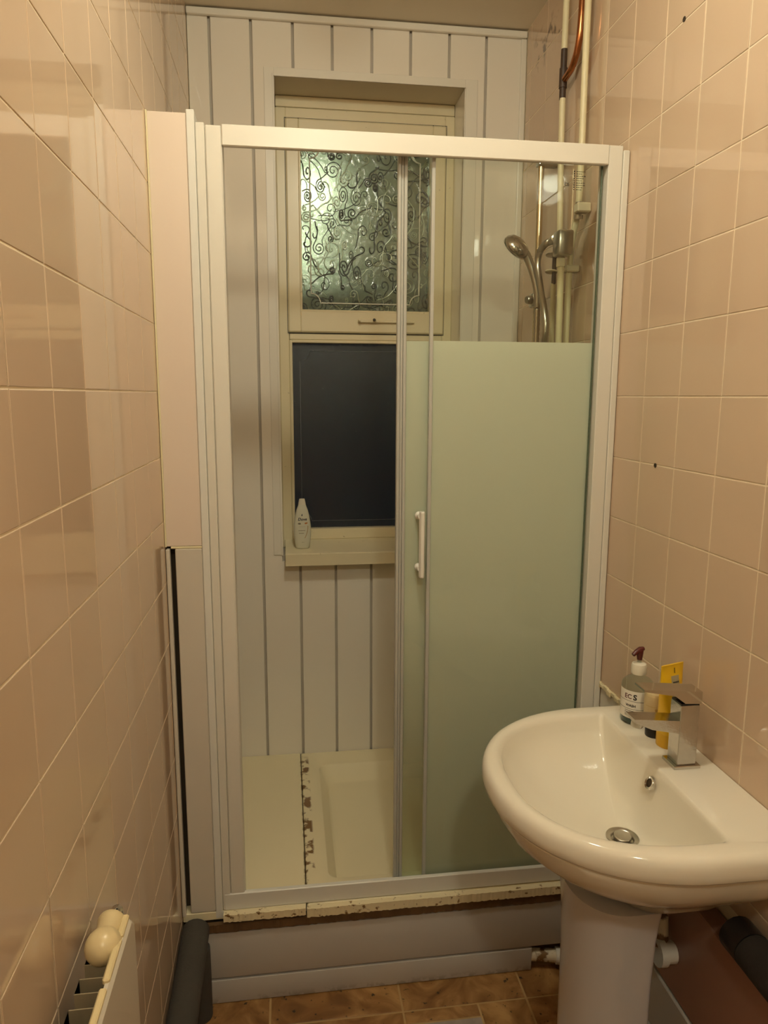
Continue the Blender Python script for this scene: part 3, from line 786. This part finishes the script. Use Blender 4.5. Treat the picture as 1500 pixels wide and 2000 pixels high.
# ---------------------------------------------------------------- basin and pedestal
BZ = 0.889; CY = 1.207
def dshape(cx, a, b, xb, n, z, M_=40, K=14, rc=0.0, cy=CY):
    pts = []
    for k in range(M_ + 1):
        th = -PI / 2 + PI * k / M_
        c, s = math.cos(th), math.sin(th)
        pts.append((cx - a * (abs(c) ** (2 / n)), cy + b * math.copysign(abs(s) ** (2 / n), s), z))
    yb = b
    side = [(cx + (xb - rc - cx) * t, cy + yb, z) for t in (0.33, 0.66, 1.0)]
    pts += side
    for k in range(1, 4):
        an = PI / 2 * k / 4
        pts.append((xb - rc + rc * math.sin(an), cy + yb - rc + rc * math.cos(an), z))
    for k in range(K + 1):
        pts.append((xb, cy + (yb - rc) * (1 - 2 * k / K), z))
    for k in range(1, 4):
        an = PI / 2 * k / 4
        pts.append((xb - rc + rc * math.cos(an), cy - yb + rc - rc * math.sin(an), z))
    pts += [(p[0], 2 * cy - p[1], z) for p in reversed(side)]
    return pts
bs = thing('basin', 'white D shaped ceramic basin on a pedestal against pink tiles', 'basin', (0.66, CY, 0.66))
XW = XR - 0.0012
o0 = lambda z, d, rc=0.012: dshape(0.672, 0.305 - d, 0.284 - d, XW, 2.15, z, rc=rc)
inn = lambda z, d=0.0: dshape(0.672, 0.268 - d, 0.238 - d, 0.702 - d * 0.4, 2.5, z, rc=0.010)
dcx, dcy, dz = 0.634, 1.190, 0.752
base = inn(BZ)
npts = len(base)
def ring(r, z):
    """points on the waste circle matched to the outline by direction"""
    out = []
    for p in base:
        a = math.atan2(p[1] - dcy, p[0] - dcx)
        out.append((dcx + r * math.cos(a), dcy + r * math.sin(a), z))
    return out
lo_ = ring(0.030, dz)
loops = [dshape(0.69, 0.10, 0.11, 0.775, 2.2, 0.665, rc=.02, cy=1.195), dshape(0.69, 0.13, 0.13, 0.790, 2.2, 0.690, rc=.02, cy=1.195), dshape(0.688, 0.185, 0.170, 0.80, 2.2, 0.720, rc=.02, cy=1.198),
         dshape(0.680, 0.242, 0.220, 0.812, 2.2, 0.757, rc=.02), dshape(0.676, 0.278, 0.254, XW, 2.2, 0.793, rc=.015), dshape(0.674, 0.293, 0.267, XW, 2.2, 0.822), dshape(0.673, 0.299, 0.272, XW, 2.2, 0.838),
         o0(0.8415, 0.010), o0(0.8435, 0.004), o0(0.848, 0.0005), o0(0.858, -0.0005), o0(0.872, 0.0005), o0(0.879, 0.003), o0(0.884, 0.0065), o0(0.887, 0.011), o0(BZ, 0.017), inn(BZ, -0.010), inn(BZ - 0.0012, -0.004), inn(BZ - 0.005, 0.002), inn(BZ - 0.012, 0.006)]
st = inn(BZ - 0.012, 0.006)
for k in range(1, 15):
    t = k / 14
    g = math.sin(t * PI / 2) ** 0.85
    z = (BZ - 0.012) + (dz - (BZ - 0.012)) * g
    s = t ** 1.35
    loops.append([(a[0] + (b[0] - a[0]) * s, a[1] + (b[1] - a[1]) * s, z) for a, b in zip(st, lo_)])
loops.append(ring(0.028, dz - 0.004)); loops.append(ring(0.020, dz - 0.03))
bm = BM(); loft(bm, loops, True, True)
obj('bowl', bm, M['ceramic'], bs, 50)
bm = lathe(BM(), [(0.020, -0.006), (0.030, -0.001), (0.0315, 0.001), (0.0305, 0.0025), (0.024, 0.0015), (0.021, -0.002), (0.020, -0.012)], (dcx, dcy, dz + 0.0008), (0.02, 0, 1), 32)
dr = obj('drain_ring', bm, M['satin'], bs, 50, label='metal waste ring')
bm = lathe(BM(), [(0.004, -0.012), (0.0165, -0.004), (0.0175, 0.001), (0.0165, 0.0035), (0.002, 0.0045)], (dcx, dcy, dz + 0.002), (0.05, 0, 1), 28)
obj('plug', bm, M['chrome'], dr, 50)
oc = Vector((0.6935, 1.206, 0.853)); on = Vector((-0.90, 0.0, 0.42)).normalized()
bm = lathe(BM(), [(0.0135, -0.004), (0.0135, 0.002), (0.012, 0.004), (0.0085, 0.003), (0.008, -0.002)], oc, on, 26, True, True)
ov = obj('overflow_ring', bm, M['chrome'], bs, 50)
obj('overflow_hole', lathe(BM(), [(0.0082, 0.0), (0.0082, 0.0012)], oc + on * 0.0004, on, 20), M['dark'], ov)

pd = thing('basin_pedestal', 'white ceramic pedestal column under the basin', 'pedestal', (0.64, CY, 0))
bm = BM()
lp = []
for z, r, xb in ((0.001, 0.094, 0.668), (0.03, 0.092, 0.666), (0.30, 0.090, 0.664), (0.50, 0.091, 0.665), (0.60, 0.095, 0.667), (0.664, 0.100, 0.672)):
    lp.append(dshape(0.618, r - 0.006, r + 0.006, xb, 2.3, z, M_=24, K=8, rc=0.01, cy=1.195))
loft(bm, lp, True, True)
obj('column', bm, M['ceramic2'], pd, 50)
bt = thing('basin_waste_pipe', 'white plastic waste elbow running from pedestal into pink boxing', 'pipe', (0.75, 1.22, 0.45))
obj('pipe_run', tube(BM(), [(0.738, 1.212, 0.468), (0.7735, 1.212, 0.466)], 0.0215, 18), M['whiteplastic'], bt, 50)
obj('coupling', tube(BM(), [(0.7365, 1.212, 0.468), (0.752, 1.212, 0.467)], 0.0265, 18), M['whiteplastic'], bt, 50)
obj('elbow', tube(BM(), spline([(0.757, 1.240, 0.530), (0.757, 1.236, 0.505), (0.752, 1.226, 0.484), (0.745, 1.216, 0.472)], 6), 0.015, 14), M['grime'], bt, 50)

# mixer tap
tp_ = thing('mixer_tap', 'square chrome mixer tap on the basin deck', 'tap', (0.757, 1.209, BZ))
tx, ty = 0.7565, 1.209
obj('base_plate', B(tx - 0.0275, tx + 0.0275, ty - 0.0235, ty + 0.0235, BZ - 0.0005, BZ + 0.0065, 0.001), M['chrome'], tp_)
obj('tap_body', B(tx - 0.0195, tx + 0.0195, ty - 0.0185, ty + 0.0185, BZ + 0.0065, BZ + 0.128, 0.0012), M['chrome_worn'], tp_)
bm = BM()
def quadloop(x, zt, zb, w):
    return [(x, ty - w, zb), (x, ty + w, zb), (x, ty + w, zt), (x, ty - w, zt)]
loft(bm, [quadloop(tx - 0.0194, BZ + 0.098, BZ + 0.072, 0.0182), quadloop(tx - 0.075, BZ + 0.1035, BZ + 0.0835, 0.0182), quadloop(tx - 0.112, BZ + 0.1065, BZ + 0.100, 0.0178)], True, True)
obj('spout', bm, M['chrome_worn'], tp_)
bm = lathe(BM(), [(0.0115, 0.0), (0.0115, 0.011), (0.010, 0.013)], (tx - 0.096, ty, BZ + 0.096), (-0.15, 0, -1), 20)
obj('aerator', bm, M['satin'], tp_, 40)
obj('cartridge_neck', B(tx - 0.0185, tx + 0.0185, ty - 0.0175, ty + 0.0175, BZ + 0.128, BZ + 0.1315), M['black'], tp_)
bm = BM()
loft(bm, [quadloop(tx + 0.022, BZ + 0.1555, BZ + 0.1315, 0.0195), quadloop(tx - 0.012, BZ + 0.1585, BZ + 0.1335, 0.0195), quadloop(tx - 0.034, BZ + 0.1605, BZ + 0.1500, 0.0195), quadloop(tx - 0.097, BZ + 0.1655, BZ + 0.1615, 0.0190)], True, True)
obj('lever', bm, M['chrome'], tp_)
obj('pop_up_rod', tube(BM(), [(tx + 0.0245, ty, BZ + 0.006), (tx + 0.0245, ty, BZ + 0.088)], 0.0022, 8), M['chrome'], tp_, 50)
obj('rod_knob', lathe(BM(), [(0.002, 0), (0.005, 0.004), (0.005, 0.010), (0.002, 0.013)], (tx + 0.0245, ty, BZ + 0.086), (0, 0, 1), 14), M['chrome'], tp_, 50)

# ---------------------------------------------------------------- bottles on the basin deck
def cyl_map(cx, cy, r, ang0, z0):
    return lambda x, y: (cx + r * math.cos(ang0 + x / r), cy + r * math.sin(ang0 + x / r), z0 + y)
hb = thing('hand_wash_bottle', 'clear hand wash bottle with a dark red pump behind tap', 'bottle', (0.760, 1.400, BZ))
hx_, hy_ = 0.7595, 1.400
R_ = 0.0345
bm = lathe(BM(), [(0.030, 0.0), (R_, 0.004), (R_, 0.082), (0.033, 0.090), (0.026, 0.098), (0.016, 0.103), (0.0125, 0.106), (0.0125, 0.113)], (hx_, hy_, BZ), seg=36)
bo = obj('bottle_body', bm, M['bottleglass'], hb, 50)
bm = lathe(BM(), [(0.029, 0.0015), (R_ - .0015, 0.005), (R_ - .0015, 0.013)], (hx_, hy_, BZ), seg=32)
obj('soap', bm, M['teal'], bo, 50, label='dark teal remains of soap')
afc = math.atan2(-hy_, -hx_)             # angle facing the room
bm = BM(); cm = cyl_map(hx_, hy_, R_ + 0.0003, afc, BZ)
put_rect(bm, -0.0480, 0.0420, 0.016, 0.079, cm, 36)
lb = obj('label_sheet', bm, M['paper'], bo, 50, label='white printed paper label')
bm = BM(); cm = cyl_map(hx_, hy_, R_ + 0.0006, afc, BZ)
put_text(bm, 'S', 0.0170, cm, bold=0.0006, dx=-0.004, dy=0.0600)
for z in (0.0555, 0.0375):
    put_rect(bm, -0.0470, 0.0410, z, z + 0.0008, cm, 30)
put_text(bm, 'WASH', 0.0078, cm, bold=0.0003, dx=-0.0130, dy=0.0430)
for z, e in ((0.033, 0.001), (0.029, -0.004), (0.025, 0.0035), (0.022, -0.002)):
    put_rect(bm, -0.0260, e - 0.006, z, z + 0.0010, cm, 8)
obj('lettering', bm, M['ink'], bo)
bm = BM(); put_text(bm, 'EC', 0.0145, cm, bold=0.0003, dx=-0.0195, dy=0.0610)
obj('lettering', bm, M['maroon'], bo)
bm = lathe(BM(), [(0.0160, 0.110), (0.0165, 0.112), (0.0165, 0.128), (0.0150, 0.1325), (0.010, 0.135), (0.006, 0.1355)], (hx_, hy_, BZ), seg=30)
obj('pump_collar', bm, M['collar'], hb, 40)
obj('pump_stem', lathe(BM(), [(0.0045, 0.135), (0.0045, 0.150)], (hx_, hy_, BZ), seg=14), M['bottleglass'], hb, 50)
bm = BM(); lathe(bm, [(0.0055, 0.1415), (0.0068, 0.152), (0.0075, 0.160), (0.0075, 0.1645), (0.004, 0.167)], (hx_, hy_, BZ), seg=18)
dv = Vector((-0.88, -0.20, 0)).normalized()
cc = Vector((hx_, hy_, BZ + 0.1625))
tube(bm, [cc - dv * 0.009 + Vector((0, 0, .003)), cc + Vector((0, 0, .002)), cc + dv * 0.010 - Vector((0, 0, .0025)), cc + dv * 0.0185 - Vector((0, 0, .0085))], [0.0045, 0.0065, 0.0055, 0.0042], 12)
obj('pump_head', bm, M['maroon'], hb, 60)

sb = thing('small_bottle', 'small bottle with beige flower label and black cap behind spout', 'bottle', (0.765, 1.330, BZ))
sx_, sy_ = 0.762, 1.327
bm = lathe(BM(), [(0.0165, 0.0), (0.0175, 0.002), (0.0175, 0.019), (0.0170, 0.020)], (sx_, sy_, BZ), seg=26)
obj('cap', bm, M['black'], sb, 40)
bm = lathe(BM(), [(0.0170, 0.0203), (0.0215, 0.026), (0.0225, 0.034), (0.0225, 0.090), (0.021, 0.097), (0.012, 0.101)], (sx_, sy_, BZ), seg=30)
b2 = obj('bottle_body', bm, M['smallb'], sb, 50)
bm = BM(); cm = cyl_map(sx_, sy_, 0.0228, math.atan2(-sy_, -sx_), BZ)
put_rect(bm, -0.034, 0.034, 0.032, 0.092, cm, 24)
obj('label_sheet', bm, M['paper2'], b2, 50)
bm = BM(); cm = cyl_map(sx_, sy_, 0.0231, math.atan2(-sy_, -sx_), BZ)
for a in range(5): put_disc(bm, 0.006 + 0.0042 * math.cos(a * 1.257), 0.063 + 0.0042 * math.sin(a * 1.257), 0.003, cm)
put_rect(bm, 0.0055, 0.0068, 0.047, 0.062, cm, 1); put_disc(bm, 0.009, 0.051, 0.0026, cm, 1.5)
for z in (0.071, 0.045, 0.041, 0.037): put_rect(bm, -0.022, 0.004, z, z + 0.0007, cm, 8)
obj('printed_flower', bm, M['gold'], b2)

yt = thing('yellow_tube', 'bright yellow cosmetic tube standing on its cap behind tap', 'tube', (0.770, 1.283, BZ))
yx, yy_ = 0.768, 1.283
dwx = Vector((0.95, 0.31, 0)).normalized(); dwy = Vector((-0.31, 0.95, 0)).normalized()
def yloop(a, b, z, n=28):
    out = []
    for k in range(n):
        c, s = math.cos(2 * PI * k / n), math.sin(2 * PI * k / n)
        p = Vector((yx, yy_, BZ + z)) + dwx * a * math.copysign(abs(c) ** .8, c) + dwy * b * math.copysign(abs(s) ** .8, s)
        out.append(p)
    return out
bm = BM(); loft(bm, [yloop(0.0195, 0.0195, 0.0), yloop(0.0205, 0.0205, 0.002), yloop(0.0205, 0.0205, 0.029)], True, True)
obj('cap', bm, M['yellow2'], yt, 50)
bm = BM(); loft(bm, [yloop(0.0207, 0.0207, 0.0294), yloop(0.0212, 0.0200, 0.045), yloop(0.0245, 0.0165, 0.085), yloop(0.0280, 0.0105, 0.130), yloop(0.0305, 0.0040, 0.158), yloop(0.0310, 0.0022, 0.163), yloop(0.0310, 0.0020, 0.176)], True, True)
yb = obj('tube_body', bm, M['yellow'], yt, 50)
def yfront(x, z):
    t = [(0.085, 0.0165), (0.130, 0.0105), (0.158, 0.0040), (0.163, 0.0024), (0.18, 0.0022)]
    b = t[0][1]
    for (z0, b0), (z1, b1) in zip(t, t[1:]):
        if z0 <= z <= z1: b = b0 + (b1 - b0) * (z - z0) / (z1 - z0)
    return Vector((yx, yy_, BZ + z)) + dwx * x - dwy * (b * (1 - (abs(x) / 0.026) ** 2.5) ** 0.5 + 0.0006)
bm = BM()
for k in range(8): put_rect(bm, -0.008, 0.0135, 0.105 + 0.006 * k, 0.111 + 0.006 * k, yfront, 6)
obj('label_sheet', bm, M['greylabel'], yb, label='dull grey printed label')
bm = BM(); yf2 = lambda x, z: yfront(x, z) - dwy * 0.0004
for z in (0.1385, 0.1325):
    x = -0.005
    while x < 0.011:
        put_rect(bm, x, x + 0.0028, z, z + 0.003, yf2, 1); x += 0.0034
put_rect(bm, 0.0018, 0.0036, 0.158, 0.169, yf2, 1)
obj('lettering', bm, M['ink'], yb)

# ---------------------------------------------------------------- lotion bottle on the window sill
lx, ly, lz = 0.049, 2.545, 1.0545
dl = thing('body_wash_bottle', 'white tapering body wash bottle on the cream window sill', 'bottle', (lx, ly, lz))
prof = [(0.0225, 0.0), (0.0255, 0.003), (0.0290, 0.030), (0.0315, 0.058), (0.0305, 0.085), (0.0262, 0.115), (0.0205, 0.140), (0.0135, 0.158)]
def el(r, z, n=30): return [(lx + r * math.cos(2 * PI * k / n), ly + r * 0.55 * math.sin(2 * PI * k / n), lz + z) for k in range(n)]
bm = BM(); loft(bm, [el(r, z) for r, z in prof], True, True)
db = obj('bottle_body', bm, M['lotion'], dl, 50)
bm = BM(); loft(bm, [el(0.0138, 0.1582), (el(0.0128, 0.166)), el(0.0100, 0.1785), el(0.0092, 0.180)], True, True)
obj('cap', bm, M['lotioncap'], dl, 50)
def lfront(x, z):
    r = prof[-1][0]
    for (r0, z0), (r1, z1) in zip(prof, prof[1:]):
        if z0 <= z <= z1: r = r0 + (r1 - r0) * (z - z0) / (z1 - z0)
    return (lx + x, ly - r * 0.55 * math.sqrt(max(0.02, 1 - (x / r) ** 2)) - 0.0005, lz + z)
bm = BM(); put_text(bm, 'Dove', 0.0145, lfront, shear=0.25, bold=0.0004, dx=0.0, dy=0.1025)
obj('lettering', bm, M['navy'], db)
bm = BM(); put_disc(bm, -0.001, 0.1215, 0.0026, lfront, 0.85); put_rect(bm, -0.0016, 0.0006, 0.1225, 0.1265, lfront, 1)
obj('printed_emblem', bm, M['navy'], db)
bm = BM(); put_disc(bm, 0.0125, 0.0925, 0.0028, lfront, 1.6); put_disc(bm, 0.0165, 0.0935, 0.0022, lfront, 1.2)
obj('printed_spot', bm, M['orange'], db)
bm = BM(); put_disc(bm, -0.0105, 0.0915, 0.0032, lfront, 1.7)
for z, a, b in ((0.066, -0.014, 0.008), (0.0565, -0.0125, 0.004)):
    x = a
    while x < b: put_rect(bm, x, x + 0.0022, z - .001, z + 0.0012, lfront, 1); x += 0.003
put_rect(bm, -0.013, 0.010, 0.080, 0.0806, lfront, 4)
obj('small_print', bm, M['fadedink'], db)
bm = BM(); put_text(bm, '450 ml', 0.0038, lfront, dx=0.002, dy=0.022)
obj('lettering', bm, M['fadedink'], db)
bm = BM()
pts = [(0.019 - 0.012 * t * t, 0.083 - 0.045 * t) for t in [k / 8 for k in range(9)]]
for (x0, z0), (x1, z1) in zip(pts, pts[1:]):
    bm.faces.new([bm.verts.new(lfront(*p)) for p in ((x0, z0), (x0 + .0022, z0), (x1 + .0022, z1), (x1, z1))])
obj('printed_swoosh', bm, M['gold'], db)

# ---------------------------------------------------------------- low boxing and lagged pipe on the right
BX = 0.775
bxg = thing('pipe_boxing', 'pink topped low boxing with white skirting boards on right wall', 'boxing', (0.8, 1.0, 0))
obj('pink_panel', B(BX, XR - 0.0012, 0.10, 1.690, 0.372, 0.612, 0.003), M['pinkbox'], bxg, label='dusky pink upper panel')
obj('board', B(BX - 0.004, XR - 0.0012, 0.10, 1.690, 0.236, 0.3695, 0.003), M['plinth'], bxg, label='white upper board')
obj('board', B(BX - 0.006, XR - 0.0012, 0.10, 1.690, 0.001, 0.2325, 0.003), M['plinth'], bxg, label='white lower board')
lg = thing('lagged_pipe', 'dark foam lagged pipe lying along the pink boxing under the basin', 'pipe', (0.786, 0.8, 0.647))
pts = [(0.7865, 0.10 + 0.06 * k, 0.6475 + 0.001 * math.sin(k * 1.7)) for k in range(16)]
obj('lagging', tube(BM(), pts, 0.0335, 18), M['foam2'], lg, 50)
obj('end_tape', tube(BM(), [(0.7865, 1.001, 0.648), (0.7865, 1.045, 0.648)], 0.0338, 18), M['black'], lg, 50)
# ---------------------------------------------------------------- lagged pipe on the left
ll = thing('lagged_pipe', 'dark grey foam lagged pipe along left wall beside the shower plinth', 'pipe', (-0.25, 1.3, 0.2))
pts = spline([(-0.2565, 1.693, 0.232), (-0.2560, 1.55, 0.222), (-0.2555, 1.35, 0.214), (-0.2550, 1.0, 0.205), (-0.255, 0.55, 0.20)], 6)
obj('lagging', tube(BM(), pts, 0.0345, 20), M['foam'], ll, 50)
obj('pipe_end', tube(BM(), [(-0.2565, 1.6935, 0.2325), (-0.2565, 1.6965, 0.2325)], 0.018, 16), M['black'], ll, 50)
pts = spline([(-0.250, 1.670, 0.196), (-0.249, 1.668, 0.13), (-0.249, 1.668, 0.03), (-0.249, 1.668, 0.001)], 4)
obj('drop_lagging', tube(BM(), pts, 0.030, 18), M['foam'], ll, 50)

# ---------------------------------------------------------------- radiator
rd = thing('radiator', 'cream panel radiator on left wall seen from its end', 'radiator', (-0.25, 0.6, 0.35))
RX = -0.2245; RYE = 0.930; RZT = 0.893
bm = BM()
def radloop(y, zt):
    return [(RX, y, 0.33), (RX, y, zt - 0.012), (RX - 0.004, y, zt - 0.006), (RX - 0.009, y, zt - 0.006), (RX - 0.011, y, zt - 0.012), (RX - 0.011, y, 0.33)]
loft(bm, [radloop(0.05, RZT), radloop(RYE - 0.014, RZT), radloop(RYE, RZT - 0.014)], True, True)
obj('panel', bm, M['radiator'], rd, 25)
bm = BM()
for a, b in ((0.05, 0.795), (0.806, 0.876), (0.880, RYE - 0.010)):
    box(bm, RX - 0.0125, RX - 0.0035, a, b, RZT - 0.010, RZT - 0.001, 0.002)
obj('top_seam', bm, M['radedge'], rd, label='cream rolled top edge')
bm = BM(); pit = 0.046; zt = 0.872; xi, xo = RX - 0.0125, RX - 0.046
y = 0.88; path = []
while y > 0.1:
    path += [(xi, y), (xo, y), (xo, y - pit / 2), (xi, y - pit / 2)]; y -= pit
loops = [[(x - (0.0012 if k % 4 in (1, 2) else 0), yy2, z) for k, (x, yy2) in enumerate(path)] for z in (0.36, zt)]
loops2 = [[(x, yy2 - 0.0016, z) for (x, yy2, z) in L] for L in reversed(loops)]
loft(bm, loops + loops2, False, False, closed=False)
obj('convector_fins', bm, M['fin'], rd)
kx, kz = -0.2515, 0.884
bm = BM()
pr = [(0.002, -0.0238)] + [(0.0236 * math.sin(a), -0.0236 * math.cos(a)) for a in [PI * k / 12 for k in range(1, 10)]] + [(0.0155, 0.020), (0.0165, 0.034), (0.0180, 0.040), (0.0185, 0.0455), (0.0170, 0.0475)]
lathe(bm, pr, (kx, 0.872, kz), (0, 1, 0.0), 30)
obj('valve_knob', bm, M['creamknob'], rd, 50, label='round cream valve knob')
obj('valve_tail', tube(BM(), spline([(kx, 0.9195, kz), (kx, 0.940, kz - .004), (kx, 0.952, kz - 0.03), (kx, 0.953, kz - 0.20), (kx, 0.953, 0.30)], 5), 0.008, 12), M['chrome'], rd, 50)
